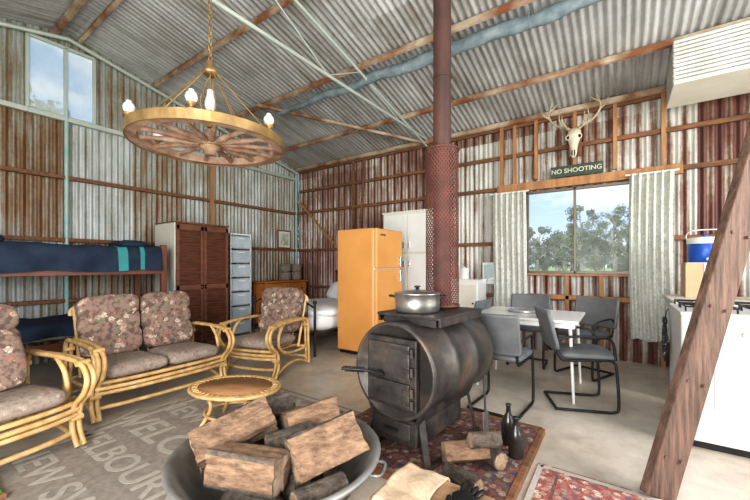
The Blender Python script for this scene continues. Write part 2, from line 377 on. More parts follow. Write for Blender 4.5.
# windows
w=B('window_1'); cx=(WX0+WX1)/2; cz=(WZ0+WZ1)/2
for x in (WX0+.02,cx-.06,WX1-.02): w.box((x,YB-.03,cz),(.032,.05,WZ1-WZ0),m_alu,.004)
for z in (WZ0+.02,WZ1-.02): w.box((cx,YB-.03,z),(WX1-WX0,.05,.035),m_alu,.004)
w.box((cx,YB-.05,WZ0-.015),(WX1-WX0+.1,.07,.03),m_newwood,.004)
w.box((cx,YB-.01,cz),(WX1-WX0-.06,.006,WZ1-WZ0-.06),m_pane)
w.done()
w=B('window_2'); cy=(LY0+LY1)/2
for y in (LY0,cy+.03,LY1): w.box((XL+.02,y,(LZ0+LZ1)/2),(.05,.035,LZ1-LZ0),m_paleteal,.003)
for z in (LZ0,LZ1): w.box((XL+.02,cy,z),(.05,LY1-LY0,.035),m_paleteal,.003)
w.box((XL,cy,(LZ0+LZ1)/2),(.006,LY1-LY0,LZ1-LZ0),m_frost)
w.done()
def curtain(x0,x1,z0,z1,seed):
    c=B('curtain')
    def fn(u,v):
        k=.6+.4*v
        x=x0+(x1-x0)*u+.02*math.sin(v*3+seed)*(1-v); 
        return (x,YB-.16+.034*math.sin(u*2*math.pi*6+seed+.6*math.sin(v*3))*k+.01*math.sin(v*9+u*8),z0+(z1-z0)*v+.012*math.sin(u*11))
    c.grid(fn,110,24,m_curt)
    c.cyl((x0-.04,YB-.16,z1),(x1+.04,YB-.16,z1),.012,m_white,seg=8)
    return c.done(recalc=False)
curtain(-1.60,-1.12,.55,2.33,0.4); curtain(.10,.54,.32,2.38,2.1)
# ------------------------------------------------------------------ stove
s=B('barrel_wood_stove')
MY=Matrix.Rotation(rad(-90),4,'X'); zc=.596
T=Matrix.Translation((0,0,zc))@MY
s.lathe([(.001,.03),(.272,.03),(.278,.0),(.296,-.004),(.303,.012),(.298,.03),(.298,.27),(.310,.285),(.298,.30),(.298,.56),(.310,.575),(.298,.59),(.298,.84),(.305,.855),(.29,.865),(.28,.85),(.001,.85)],m_stove,56,T)
s.box((.0,.0,zc+.0),(.37,.03,.42),m_stovedark,.004)
s.box((-.01,-.022,zc+.08),(.31,.022,.20),m_stove,.006); s.box((-.01,-.022,zc-.12),(.31,.022,.14),m_stove,.006)
s.box((-.01,-.026,zc-.02),(.33,.012,.02),m_stovedark,.003); s.box((.0,-.03,zc+.155),(.2,.012,.02),m_stovedark,.003)
for z in (zc+.14,zc+.03,zc-.09,zc-.16):
    s.cyl((.165,-.035,z-.025),(.165,-.035,z+.025),.012,m_stovedark,seg=10); s.box((.13,-.034,z),(.07,.008,.02),m_stovedark,.002)
for x in (-.13,.11):
    for z in (zc+.15,zc+.01,zc-.07,zc-.17): s.sph((x,-.036,z),.008,m_stovedark,8)
s.tube([(-.02,-.06,zc-.01),(-.12,-.07,zc-.005),(-.17,-.1,zc),(-.28,-.16,zc)],.009,m_black,8)
s.tube([(-.15+(-.12)*i/60+.012*math.cos(i*.9),-.09-.06*i/60,zc+.016*math.sin(i*.9)) for i in range(61)],.004,m_black,5)
s.cyl((-.06,-.03,zc-.01),(-.06,-.075,zc-.01),.02,m_black)
s.box((.0,.30,.24),(.34,.58,.16),m_stovedark,.008); s.box((0,.005,.25),(.26,.02,.10),m_stove,.004); s.box((0,-.01,.25),(.10,.02,.015),m_black,.003)
for sx in (-1,1):
    s.bar((sx*.17,.06,.34),(sx*.23,.04,.045),.05,.012,m_stovedark); s.bar((sx*.17,.68,.36),(sx*.23,.70,.045),.05,.012,m_stovedark)
    s.bar((sx*.23,.0,.052),(sx*.23,.74,.052),.03,.03,m_stovedark); s.box((sx*.19,.36,.36),(.02,.7,.12),m_stovedark,.003,(0,sx*.4,0))
s.box((.03,.42,.925),(.48,.62,.018),m_stovedark,.004)
for y in (.14,.7): s.box((.03,y,.895),(.40,.02,.05),m_stovedark,.002)
for x in (-.2,.26): s.box((x,.42,.90),(.015,.6,.05),m_stovedark,.002)
stove=s.done((-1.15,1.84,0),rad(-5))
fl=B('stove_flue'); fx,fy=-1.095,2.46; FR=.122
fl.cyl((fx,fy,.935),(fx,fy,4.10),.066,m_flue,seg=28)
for z in (2.65,3.45): fl.tube([(fx+.067*math.cos(a),fy+.067*math.sin(a),z) for a in [k*math.pi/16 for k in range(32)]],.005,m_flue,6,closed=True)
for z in (.95,2.11): fl.tube([(fx+FR*math.cos(a),fy+FR*math.sin(a),z) for a in [k*math.pi/16 for k in range(32)]],.008,m_mesh,6,closed=True)
NH=30
for sg in (1,-1):
    for k in range(NH):
        vs=[];N=46
        for i in range(N+1):
            z=.95+1.16*i/N; a=2*math.pi*k/NH+sg*(z-.95)*6.2
            da=.038
            vs.append((fx+FR*math.cos(a-da),fy+FR*math.sin(a-da),z)); vs.append((fx+FR*math.cos(a+da),fy+FR*math.sin(a+da),z))
        fl.add(vs,[(2*i,2*i+1,2*i+3,2*i+2) for i in range(N)],m_mesh,True)
fl.done(recalc=False)
pt=B('cooking_pot')
pt.lathe([(.001,0),(.138,0),(.15,.012),(.152,.06),(.152,.12),(.160,.124),(.154,.128),(.145,.127),(.10,.140),(.03,.148),(.001,.148)],m_steel,40)
pt.lathe([(.001,.147),(.012,.147),(.012,.160),(.022,.165),(.02,.173),(.001,.175)],m_black,16)
for sx in (-1,1): pt.tube(spl([(sx*.15,-.04,.1),(sx*.185,-.035,.105),(sx*.185,.035,.105),(sx*.15,.04,.1)],5),.006,m_black,6)
pt.done((-1.13,2.13,.936),rad(30))
# hearth
h=B('hearth'); hx0,hx1,hy0,hy1=-1.72,-.47,1.74,2.85
h.box(((hx0+hx1)/2,(hy0+hy1)/2,.018),(hx1-hx0,hy1-hy0,.036),m_hearth,.003)
for a,bb in (((hx1,hy0),(hx1,hy1)),((hx0,hy0),(hx0,hy1)),((hx0,hy0),(hx1,hy0)),((hx0,hy1),(hx1,hy1))):
    h.bar((a[0],a[1],.02),(bb[0],bb[1],.02),.04,.04,m_oldwood)
h.done()
# firewood
tb=B('firewood_tub'); tc=(-1.42,1.19)
TT=Matrix.Translation((tc[0],tc[1],0))
tb.lathe([(.001,.02),(.27,.02),(.32,.05),(.46,.27),(.49,.305),(.515,.31),(.52,.325),(.505,.335),(.485,.325),(.45,.28),(.31,.07),(.26,.04),(.001,.04)],m_tub,64,TT,1.0,.98)
tb.lathe([(.26,0),(.27,0),(.27,.03),(.26,.03)],m_tub,40,TT)
for a in (.4,3.54):
    cc=Vector((tc[0]+.51*math.cos(a),tc[1]+.50*math.sin(a),.28)); tt=Vector((-math.sin(a),math.cos(a),0)); oo=Vector((math.cos(a),math.sin(a),0))
    tb.tube(spl([cc-tt*.06-oo*.02,cc-tt*.05+oo*.03,cc+tt*.05+oo*.03,cc+tt*.06-oo*.02],5),.007,m_tub,8)
tb.done()
lg=B('firewood_logs')
lg.log((-1.68,.90,.33),(-1.54,1.24,.44),.120,1,2.0)
lg.log((-1.50,1.30,.36),(-1.38,1.56,.40),.115,2,1.2,.62)
lg.log((-1.50,.90,.37),(-1.20,1.02,.36),.100,3,1.4,.62)
lg.log((-1.22,1.10,.34),(-1.08,1.40,.40),.115,4,2.4,.6)
lg.log((-1.78,1.20,.36),(-1.70,1.50,.38),.075,5)
lg.log((-1.55,1.07,.2),(-1.25,1.2,.2),.11,6)
lg.log((-1.55,1.32,.2),(-1.25,1.4,.2),.10,7)
lg.log((-1.42,.92,.20),(-1.2,.96,.20),.08,8)
lg.log((-1.42,1.12,.33),(-1.32,1.32,.35),.085,9)
lg.log((-1.10,1.00,.26),(-1.02,1.22,.26),.055,10)
lg.done()
l2=B('hearth_logs')
l2.log((-.86,1.96,.12),(-.66,2.14,.125),.075,11,2.4); l2.log((-.76,2.24,.095),(-.57,2.12,.095),.055,12); l2.log((-.80,1.86,.09),(-.60,1.80,.09),.05,13)
l2.log((-.72,2.02,.22),(-.60,2.16,.20),.045,15)
l2.done()
def bottle(loc,h):
    q=B('dark_bottle'); q.lathe([(.001,0),(.04,0),(.045,.01),(.047,h*.5),(.04,h*.62),(.017,h*.78),(.014,h*.95),(.018,h*.96),(.018,h),(.001,h)],m_bottle,20); q.done(loc)
bottle((-.62,2.48,.037),.27); bottle((-.54,2.34,.037),.25)
sh=B('ash_shovel'); sh.tube([(-.80,2.52,.46),(-.76,2.43,.20)],.008,m_black,8); sh.bar((-.76,2.43,.24),(-.74,2.38,.05),.12,.006,m_tub,up=(1,0,0)); sh.done()
cr=B('firewood_crate'); X0,X1,Y0,Y1=-.84,-.42,1.16,1.46
for z in (.06,.155,.25):
    for y in (Y0,Y1): cr.box(((X0+X1)/2,y,z),(X1-X0,.02,.08),m_slat,.003)
    for x in (X0,X1): cr.box((x,(Y0+Y1)/2,z),(.02,Y1-Y0-.03,.08),m_slat,.003)
for x in (X0+.02,X1-.02):
    for y in (Y0+.02,Y1-.02): cr.box((x,y,.145),(.03,.03,.28),m_oldwood,.003)
cr.box(((X0+X1)/2,(Y0+Y1)/2,.03),(X1-X0,Y1-Y0,.02),m_oldwood)
cr.box(((X0+X1)/2,(Y0+Y1)/2,.29),(X1-X0,Y1-Y0,.012),m_slat,.003)
cr.done()
tw=B('tan_towel')
def fn(u,v):
    s_=v*.62; x=-.825+.20*u; zt=.302
    if s_<.2: y,z=Y1+.024,zt-.01-(.2-s_)
    elif s_<.24: y,z=Y1+.02-(s_-.2)*1.1,zt+.006
    elif s_<.50: y,z=Y1-.03-(s_-.24)*1.02,zt+.006+.008*abs(math.sin((s_-.24)*20))
    else: y,z=Y0-.024,zt-.005-(s_-.50)
    return (x+.006*math.sin(v*9),y+.003*math.sin(u*14),z+.003*math.sin(u*9+v*4))
tw.grid(fn,20,50,m_towel); to=tw.done(); md=to.modifiers.new('s','SOLIDIFY'); md.thickness=.008
gl=B('work_gloves')
for k,(gx,gy) in enumerate(((-.52,1.24),(-.50,1.35))):
    gl.pillow((gx,gy,.316),(.09,.12,.032),m_black,(0,0,.5+k*.4),.6)
    for i in range(4): gl.pillow((gx-.04+.024*i,gy+.075+.006*(1.5-abs(i-1.5)),.314),(.022,.07,.024),m_black,(0,0,.15*(1.5-i)),.8,nu=12,nv=8)
    gl.pillow((gx+.05,gy+.0,.314),(.025,.065,.026),m_black,(0,0,-.7),.8,nu=12,nv=8)
gl.done()
# rugs
rg=B('text_rug'); rg.box((-2.52,1.22,.006),(1.5,2.3,.012),m_rug,.003)
lines=['HOME','SWEET','NEW SOUTH','WELCOME','MELBOURNE','NEW SWAN','BLESS THIS']
for i,tx in enumerate(lines):
    rg.text(tx,.33 if len(tx)<8 else .25,m_rugtxt,Matrix.Translation((-2.52,.28+.31*(6-i),.0125))@Matrix.Diagonal((1.12,1,1,1)),.0008)
for x in (-3.21,-1.83): rg.box((x,1.22,.0125),(.04,2.2,.002),m_rugtxt)
for y in (.12,2.32): rg.box((-2.52,y,.0125),(1.4,.04,.002),m_rugtxt)
rg.done()
rg=B('persian_rug'); rg.box((.05,1.6,.006),(.94,1.6,.012),m_persian,.003)
for x in (-.40,.50): rg.box((x,1.6,.0125),(.03,1.56,.002),m_rugtxt)
for y in (.82,2.37): rg.box((.05,y,.0125),(.9,.03,.002),m_rugtxt)
for x in (-.30,.40): rg.box((x,1.6,.0125),(.015,1.4,.002),m_hearth)
for k in range(2): rg.lathe([(.001,.0135),(.14,.0135),(.15,.0125)],m_rugtxt,8,Matrix.Translation((.05,1.25+.7*k,0)),1,1.5)
rg.done()
gm=B('green_mat'); gm.box((-3.0,.1,.012),(.62,.62,.022),m_green,.005); gm.box((-2.68,.1,.015),(.03,.64,.028),m_oldwood,.004); gm.done((0,0,.0145))
# ------------------------------------------------------------------ rattan seats
def rattan(name,wd,n):
    q=B(name); h=wd/2; r=.017
    for sx in (-1,1):
        for k,(o,dz) in enumerate(((0,0),(.04,-.005))):
            X=sx*(h+.02+o)
            q.tube(spl([(X,.38,.02),(X,.36,.30),(X,.33,.56-dz),(X,.1,.60+dz),(X,-.22,.60+dz),(X,-.38,.57+dz),(X,-.44,.48),(X,-.40,.38),(X,-.30,.28),(X,-.28,.14),(X,-.34,.02)],6),r,m_rattan,8)
        q.tube(spl([(sx*(h+.02),-.10,.60),(sx*(h+.02),-.2,.50),(sx*(h+.02),-.22,.36),(sx*(h+.02),-.12,.26),(sx*(h+.02),.1,.22),(sx*(h+.02),.36,.22)],6),r,m_rattan,8)
        q.tube(spl([(sx*(h+.04),-.34,.03),(sx*(h+.04),-.1,.11),(sx*(h+.04),.15,.11),(sx*(h+.04),.38,.03)],6),r*.9,m_rattan,8)
        q.tube([(sx*(h-.03),.27,.24),(sx*(h-.03),.46,.84)],r,m_rattan,8)
        for y,z in ((-.36,.58),(.34,.5),(-.29,.2)):
            q.tube([(sx*(h-.0),y,z),(sx*(h+.075),y,z)],r*1.25,m_rattan,8)
    for y,z in ((-.30,.30),(-.32,.26),(-.31,.22),(-.29,.10),(.30,.24),(.36,.10)):
        q.tube(spl([(-h-.04,y+.02,z),(-h*.5,y-.02*(y<0),z),(h*.5,y-.02*(y<0),z),(h+.04,y+.02,z)],6),r,m_rattan,8)
    q.tube(spl([(-h,.46,.78),(-h+.06,.47,.86),(0,.49,.88),(h-.06,.47,.86),(h,.46,.78)],6),r,m_rattan,8)
    for i in range(n*5+1):
        x=-h+.05+(wd-.1)*i/(n*5); q.tube([(x,.30,.26),(x,.47,.86)],.009,m_rattan,6)
        q.tube([(x,-.3,.285),(x,.3,.265)],.009,m_rattan,6)
    cw=(wd-.02)/n
    for i in range(n):
        x=-h+.01+cw*(i+.5)
        q.pillow((x,-.06,.365),(cw-.004,.60,.13),m_seatfab,(rad(-3),0,0),.28,wob=.04)
        q.pillow((x,-.06,.378),(cw-.03,.56,.12),m_seatfab,(rad(-3),0,0),.28,wob=.04)
        for j,(z,yy,hh,th) in enumerate(((.535,.25,.27,.13),(.70,.30,.24,.14),(.845,.335,.23,.17))):
            q.pillow((x,yy,z),(cw-.004,th,hh),m_fabric,(rad(-16),0,0),.27,wob=.05)
    return q
q=rattan('rattan_sofa',1.02,2); q.done((-3.70,1.57,0),rad(90))
q=rattan('rattan_armchair',.58,1); a1=q.done((-3.46,2.72,0),rad(16))
a2=dup(a1,(-3.24,.42,.014),rad(103))
cu=B('scatter_cushion'); cu.pillow((0,0,0),(.40,.40,.13),m_fabric,(rad(62),0,0),.5,wob=.06); cu.done((-3.26,.41,.64),rad(98))
ct=B('rattan_coffee_table')
ct.lathe([(.001,.275),(.28,.275),(.285,.288),(.001,.292)],m_ratop,40,None,1.1,.8)
for rr_ in (.30,.325): ct.tube([(1.1*rr_*math.cos(a),.8*rr_*math.sin(a),.28) for a in [j*math.pi/20 for j in range(40)]],.014,m_rattan,8,closed=True)
for k in range(40):
    a=k*math.pi/20; ct.cyl((1.1*.27*math.cos(a),.8*.27*math.sin(a),.292),(1.1*.31*math.cos(a),.8*.31*math.sin(a),.292),.006,m_rattan,seg=6)
ct.tube([(.24*math.cos(a),.18*math.sin(a),.09) for a in [j*math.pi/20 for j in range(40)]],.012,m_rattan,8,closed=True)
for k in range(4):
    a=math.pi/4+k*math.pi/2; ct.tube(spl([(.25*math.cos(a),.18*math.sin(a),.275),(.2*math.cos(a),.15*math.sin(a),.15),(.28*math.cos(a),.21*math.sin(a),.012)],6),.015,m_rattan,8)
ct.done((-2.50,1.66,.003),rad(25))
# ------------------------------------------------------------------ bunk bed
q=B('bunk_bed'); x0,x1,y0,y1=-5.90,-5.08,.30,2.28
for x in (x0,x1):
    for y in (y0,y1): q.box((x,y,.76),(.07,.07,1.52),m_bunk,.008)
for z in (1.20,.36):
    for x in (x0,x1): q.box((x,(y0+y1)/2,z-.02),(.03,y1-y0,.10),m_bunk,.006)
    for y in (y0,y1): q.box(((x0+x1)/2,y,z),(x1-x0,.03,.11),m_bunk,.006)
    for i in range(12): q.box(((x0+x1)/2,y0+.1+i*(y1-y0-.2)/11,z+.0),(x1-x0-.02,.07,.018),m_newwood)
    q.pillow(((x0+x1)/2,(y0+y1)/2,z+.13),(x1-x0-.04,y1-y0-.06,.17),m_bed,None,.2)
for y in (y0,y1): q.box(((x0+x1)/2,y,1.40),(x1-x0,.03,.08),m_bunk,.006)
def blanket(zt,ya,yb,mat,drop,xx=.0):
    def fn(u,v):
        s_=u*(.80+drop); y=ya+(yb-ya)*v
        wv=.03*noise.noise(Vector((s_*5,y*5,zt*3)))
        if s_<.78: return (x0+.03+s_+xx,y,zt+.015*math.sin(y*9)+wv+.03)
        k=(s_-.78)/(.02+drop)
        return (x0+.84+xx+.05*math.sin(min(1,k*3)*math.pi/2)+.018*math.sin(y*15)*k+wv,y,zt+.02-(s_-.78)*.98+.012*math.sin(y*7))
    q.grid(fn,36,80,mat)
blanket(1.45,y0+.04,y1-.04,m_navy,.28); blanket(.59,y0+.04,y1-.04,m_navy,.14)
blanket(1.455,1.74,1.84,m_tealcloth,.282,.004); blanket(1.455,1.98,2.03,m_tealcloth,.282,.004); blanket(.597,1.80,2.2,m_tealcloth,.145,.004)
q.pillow((-5.5,2.02,1.52),(.60,.34,.13),m_navy,None,.5,wob=.1)
q.pillow((-5.5,.62,1.52),(.60,.4,.14),m_navy,None,.5,wob=.1)
q.done()
# ------------------------------------------------------------------ wardrobe
q=B('louvred_wardrobe'); x0,x1,y0,y1,H=-5.80,-5.20,2.50,3.32,1.86
q.box(((x0+x1)/2-.01,(y0+y1)/2,H/2),(x1-x0-.03,y1-y0,H),m_ward,.004)
q.box(((x0+x1)/2,y0-.008,H/2),(x1-x0,.015,H),m_cream,.003); q.box(((x0+x1)/2,(y0+y1)/2,H+.01),(x1-x0+.02,y1-y0+.03,.025),m_ward,.004)
for d in range(2):
    a=y0+d*(y1-y0)/2+.008; bb=a+(y1-y0)/2-.014
    for y in (a+.02,bb-.02): q.box((x1,y,H/2),(.025,.045,H-.06),m_ward,.003)
    for z in (.06,.92,H-.06): q.box((x1,(a+bb)/2,z),(.025,bb-a,.07),m_ward,.003)
    for za,zb in ((.10,.88),(.96,H-.1)):
        n=20
        for i in range(n): q.box((x1,(a+bb)/2,za+(zb-za)*(i+.5)/n),(.03,bb-a-.08,.008),m_ward,0,(0,rad(40),0))
    q.sph((x1+.025,bb-.03 if d==0 else a+.03,.92),.014,m_brass,10)
q.done()
q=B('plastic_drawer_tower')
for i in range(7):
    z=.03+i*.25
    q.box((-5.72,3.77,z+.12),(.42,.40,.225),m_plastic,.012); q.box((-5.50,3.77,z+.12),(.02,.36,.19),m_plastic,.006); q.box((-5.485,3.77,z+.19),(.02,.12,.02),m_white,.004)
q.box((-5.72,3.77,1.79),(.44,.42,.03),m_white,.008)
for dy in (-.2,.2): 
    for dx in (-.2,.2): q.box((-5.72+dx,3.77+dy,.9),(.02,.02,1.76),m_white,.003)
q.done()
q=B('chest_of_drawers'); q.box((-5.75,4.86,.46),(.40,1.06,.92-.06),m_drawer,.006); q.box((-5.74,4.86,.915),(.44,1.12,.03),m_drawer,.006); q.box((-5.75,4.86,.04),(.38,1.0,.08),m_oldwood,.004)
for i in range(4):
    z=.16+i*.20
    for dy in (-.265,.265):
        if i<3 and dy>0: continue
        yy=4.86+(dy if i==3 else 0); wd=.49 if i==3 else 1.02
        q.box((-5.545,yy,z+.01),(.02,wd,.18),m_drawer,.006)
        for k in ((-.12,.12) if i==3 else (-.3,.3)): q.sph((-5.525,yy+k,z+.01),.018,m_oldwood,10)
q.done()
q=B('wicker_baskets')
for y in (4.98,5.26):
    for k in range(2):
        q.lathe([(.001,.0),(.105,.0),(.12,.04),(.12,.13),(.11,.165),(.001,.17)],m_wicker,24,Matrix.Translation((-5.74,y,.932+k*.172)))
    for z in (.97,1.05,1.14,1.22): q.tube([(-5.74+.121*math.cos(a),y+.121*math.sin(a),z) for a in [j*math.pi/10 for j in range(20)]],.006,m_wicker,6,closed=True)
q.done()
q=B('framed_picture'); q.box((XL+.10,5.12,1.80),(.02,.36,.40),m_oldwood,.004); q.box((XL+.112,5.12,1.80),(.006,.30,.34),m_cream); q.box((XL+.117,5.12,1.80),(.004,.22,.25),m_art); q.done()
# ------------------------------------------------------------------ bed
q=B('iron_bed'); x0,x1,y0,y1=-4.72,-3.40,3.46,5.42
for y,H in ((y0,.72),(y1,1.1)):
    for x in (x0,x1): q.cyl((x,y,0),(x,y,H),.018,m_black,seg=10); q.sph((x,y,H+.02),.03,m_black,12)
    q.tube(spl([(x0,y,H-.06),(x0+.25,y,H+.03),((x0+x1)/2,y,H+.08),(x1-.25,y,H+.03),(x1,y,H-.06)],8),.012,m_black,8)
    q.cyl((x0,y,.30),(x1,y,.30),.012,m_black,seg=8)
    for i in range(1,9):
        x=x0+(x1-x0)*i/9; q.cyl((x,y,.30),(x,y,H-.06+.13*math.sin(math.pi*i/9)),.007,m_black,seg=6)
        q.sph((x,y,(H+.3)/2),.016,m_black,8)
    for i in (1,4,7):
        x=x0+(x1-x0)*(i+.5)/9; q.tube([(x+.06*math.cos(a),y,(H+.3)/2+.06*math.sin(a)) for a in [j*math.pi/8 for j in range(16)]],.006,m_black,6,closed=True)
for x in (x0,x1): q.box((x,(y0+y1)/2,.30),(.03,y1-y0,.05),m_black,.004)
q.pillow(((x0+x1)/2,(y0+y1)/2,.42),(x1-x0-.04,y1-y0-.1,.28),m_bed,None,.2,wob=.03)
q.pillow(((x0+x1)/2,(y0+y1)/2-.1,.56),(x1-x0+.0,y1-y0-.35,.18),m_bed,None,.3,wob=.12)
for x in (-4.38,-3.76): q.pillow((x,5.15,.76),(.58,.42,.18),m_bed,(rad(45),0,0),.5,wob=.1)
q.pillow((-3.95,4.85,.75),(.4,.3,.15),m_bed,(rad(40),0,.2),.5,wob=.1)
q.done()
# ------------------------------------------------------------------ fridge, cabinets
q=B('orange_refrigerator'); x0,x1,y0,y1=-3.33,-2.70,3.84,4.52
q.box(((x0+x1)/2,(y0+y1)/2,.90),(x1-x0,y1-y0,1.70),m_orange,.02); q.box(((x0+x1)/2,(y0+y1)/2,.04),(x1-x0-.06,y1-y0-.06,.07),m_black)
q.box((x1+.03,(y0+y1)/2,.64),(.05,y1-y0-.01,1.10),m_orange,.018); q.box((x1+.03,(y0+y1)/2,1.475),(.05,y1-y0-.01,.54),m_orange,.018)
q.box((x1+.006,(y0+y1)/2,.9),(.015,y1-y0-.03,1.64),m_white)
q.box((x1+.07,y1-.08,1.10),(.02,.03,.16),m_chrome,.005); q.box((x1+.07,y1-.08,1.30),(.02,.03,.14),m_chrome,.005); q.box((x1+.057,y0+.15,1.66),(.004,.14,.025),m_chrome)
q.done()
q=B('tall_white_cupboard'); x0,x1,y0,y1,H=-3.34,-2.40,5.06,5.50,2.12
q.box(((x0+x1)/2,(y0+y1)/2,H/2+.03),(x1-x0,y1-y0,H-.06),m_cream,.006); q.box(((x0+x1)/2,(y0+y1)/2+.02,.03),(x1-x0-.06,y1-y0-.08,.06),m_oldwood)
for a in (x0,(x0+x1)/2):
    for z0,z1 in ((.10,1.42),(1.46,2.08)):
        q.box((a+.235,y0-.008,(z0+z1)/2),(.45,.016,z1-z0),m_white,.004)
        q.box((a+.235+(.18 if a==x0 else -.18),y0-.025,z0+.12 if z0>1 else z1-.15),(.015,.02,.10),m_chrome,.003)
q.box(((x0+x1)/2,(y0+y1)/2,H+.01),(x1-x0+.04,y1-y0+.03,.025),m_cream,.004)
q.done()
q=B('white_side_cabinet'); q.box((-1.92,5.3,.52),(.42,.40,.98),m_white,.008); q.box((-1.92,5.10,.30),(.38,.015,.5),m_cream,.004); q.box((-1.92,5.10,.78),(.38,.015,.36),m_cream,.004)
q.box((-1.92,5.3,1.02),(.45,.41,.025),m_white,.004); q.box((-1.92,5.3,.02),(.38,.36,.04),m_oldwood)
for z in (.5,.68): q.sph((-1.78,5.09,z),.015,m_black,10)
q.done()
q=B('enamel_canister'); q.lathe([(.001,0),(.07,0),(.072,.01),(.072,.14),(.078,.145),(.078,.16),(.02,.175),(.012,.19),(.001,.192)],m_white,24,Matrix.Translation((-1.98,5.28,1.034))); q.done()
q=B('wall_mirror'); q.box((-1.68,5.545,1.12),(.20,.02,.34),m_white,.004); q.box((-1.68,5.532,1.12),(.15,.006,.28),m_chrome); q.done()
# ------------------------------------------------------------------ dining
q=B('dining_table'); x0,x1,y0,y1=-1.26,-.30,3.56,4.36
q.box(((x0+x1)/2,(y0+y1)/2,.735),(x1-x0,y1-y0,.03),m_table,.008)
for y in (y0+.04,y1-.04): q.box(((x0+x1)/2,y,.70),(x1-x0-.08,.02,.05),m_white,.002)
for x in (x0+.04,x1-.04): q.box((x,(y0+y1)/2,.70),(.02,y1-y0-.08,.05),m_white,.002)
for x in (x0+.07,x1-.07):
    for y in (y0+.07,y1-.07): q.cyl((x,y,.72),(x+(.03 if x>-.7 else -.03),y,.0),.016,m_white,.012,seg=12)
q.done()
q=B('tray'); q.lathe([(.001,0),(.16,0),(.18,.02),(.172,.02),(.155,.007),(.001,.007)],m_steel,28,None,1.2,.8); q.done((-.8,4.0,.751),.3)
q=B('dining_chair'); w_=.205
path=[(w_,.24,.015),(w_,-.10,.015),(w_,-.20,.02),(w_,-.235,.07),(w_,-.22,.36),(w_,-.20,.43),(w_,-.13,.45),(w_,.16,.435),(w_,.21,.46),(w_,.235,.52),(w_,.30,.80)]
for sx in (-1,1):
    q.tube(spl([(sx*a,b_,c_) for a,b_,c_ in path],5),.0125,m_black,8)
    q.tube(spl([(sx*w_,.245,.60),(sx*(w_+.03),.12,.645),(sx*(w_+.03),-.10,.645),(sx*w_,-.19,.60),(sx*w_,-.21,.45)],6),.011,m_black,8)
q.cyl((-w_,.24,.015),(w_,.24,.015),.0125,m_black,seg=8); q.cyl((-w_,.1,.437),(w_,.1,.437),.01,m_black,seg=8); q.cyl((-w_,-.1,.437),(w_,-.1,.437),.01,m_black,seg=8)
q.pillow((0,-.02,.475),(.43,.45,.075),m_grey,None,.25)
def bk(t):
    def fn(u,v):
        x=(u-.5)*.45; z=.54+.30*v
        y=.235+.075*(z-.52)/.3 - .035*(2*u-1)**2+.03+t
        return (x,y,z)
    return fn
N=16
q.grid(bk(.018),N,8,m_grey); q.grid(bk(-.018),N,8,m_grey)
ed=[]
for u in [i/N for i in range(N+1)]: ed.append(bk(0)(u,0))
for v_ in [i/8 for i in range(1,9)]: ed.append(bk(0)(1,v_))
for u in [i/N for i in range(N-1,-1,-1)]: ed.append(bk(0)(u,1))
for v_ in [i/8 for i in range(7,0,-1)]: ed.append(bk(0)(0,v_))
q.tube(ed,.019,m_grey,8,closed=True)
c1=q.done((-.86,3.20,0),rad(176))
dup(c1,(-.30,3.66,0),rad(112)); dup(c1,(-.34,4.68,0),rad(-22)); dup(c1,(-.96,4.76,0),rad(4)); dup(c1,(-1.58,4.02,0),rad(-92))
# ------------------------------------------------------------------ deer skull & sign
q=B('deer_skull_trophy'); cx,cz=-.50,2.78
Y=YB-.22
q.box((cx,YB-.115,2.86),(.16,.05,.26),m_oldwood,.01)
rings=[(.20,.00,.05,.05),(.17,-.02,.075,.065),(.11,-.045,.085,.075),(.05,-.06,.075,.07),(-.02,-.075,.055,.055),(-.10,-.095,.042,.042),(-.17,-.11,.036,.034),(-.21,-.115,.022,.02)]
vs=[];n=20
for (dz,dy,rx,ry) in rings:
    for k in range(n):
        a=2*math.pi*k/n; vs.append((cx+rx*math.cos(a),Y+.03+dy+ry*math.sin(a),cz+.1+dz))
fs=[(i*n+k,i*n+(k+1)%n,(i+1)*n+(k+1)%n,(i+1)*n+k) for i in range(len(rings)-1) for k in range(n)]+[tuple(range(n)),tuple(range((len(rings)-1)*n,len(rings)*n))]
q.add(vs,fs,m_bonewhite,True)
q.box((cx,YB-.15,cz+.16),(.07,.08,.07),m_bonewhite,.02)
for sx in (-1,1):
    q.sph((cx+sx*.062,Y-.055,cz+.17),.026,m_dark,12); q.tube([(cx+sx*.062+.03*math.cos(a),Y-.062,cz+.17+.03*math.sin(a)) for a in [j*math.pi/8 for j in range(16)]],.007,m_bonewhite,6,closed=True)
    q.pillow((cx+sx*.015,Y-.11,cz-.055),(.016,.02,.09),m_dark,None,.8,nu=10,nv=8)
    main=spl([(cx+sx*.05,Y,cz+.29),(cx+sx*.12,Y+.0,cz+.34),(cx+sx*.23,Y-.02,cz+.39),(cx+sx*.30,Y-.04,cz+.50),(cx+sx*.28,Y-.07,cz+.60),(cx+sx*.25,Y-.09,cz+.67)],6)
    q.tube(main,[.022-.016*i/(len(main)-1) for i in range(len(main))],m_bone,8)
    for a_,b_,c_ in (((.08,.0,.31),(.12,-.12,.36),(.13,-.16,.45)),((.16,.0,.35),(.17,-.09,.43),(.16,-.12,.50)),((.29,-.04,.48),(.36,-.06,.53),(.39,-.07,.60)),((.29,-.06,.57),(.22,-.06,.62),(.19,-.06,.66))):
        pp=spl([(cx+sx*t_[0],Y+t_[1],cz+t_[2]) for t_ in (a_,b_,c_)],5); q.tube(pp,[.015-.011*i/(len(pp)-1) for i in range(len(pp))],m_bone,6)
q.done()
q=B('no_shooting_sign'); q.box((-.49,YB-.12,2.545),(.62,.025,.15),m_sign,.004)
q.text('NO SHOOTING',.085,m_signtxt,Matrix.Translation((-.49,YB-.136,2.545))@Matrix.Rotation(rad(90),4,'X'),.002); q.done()
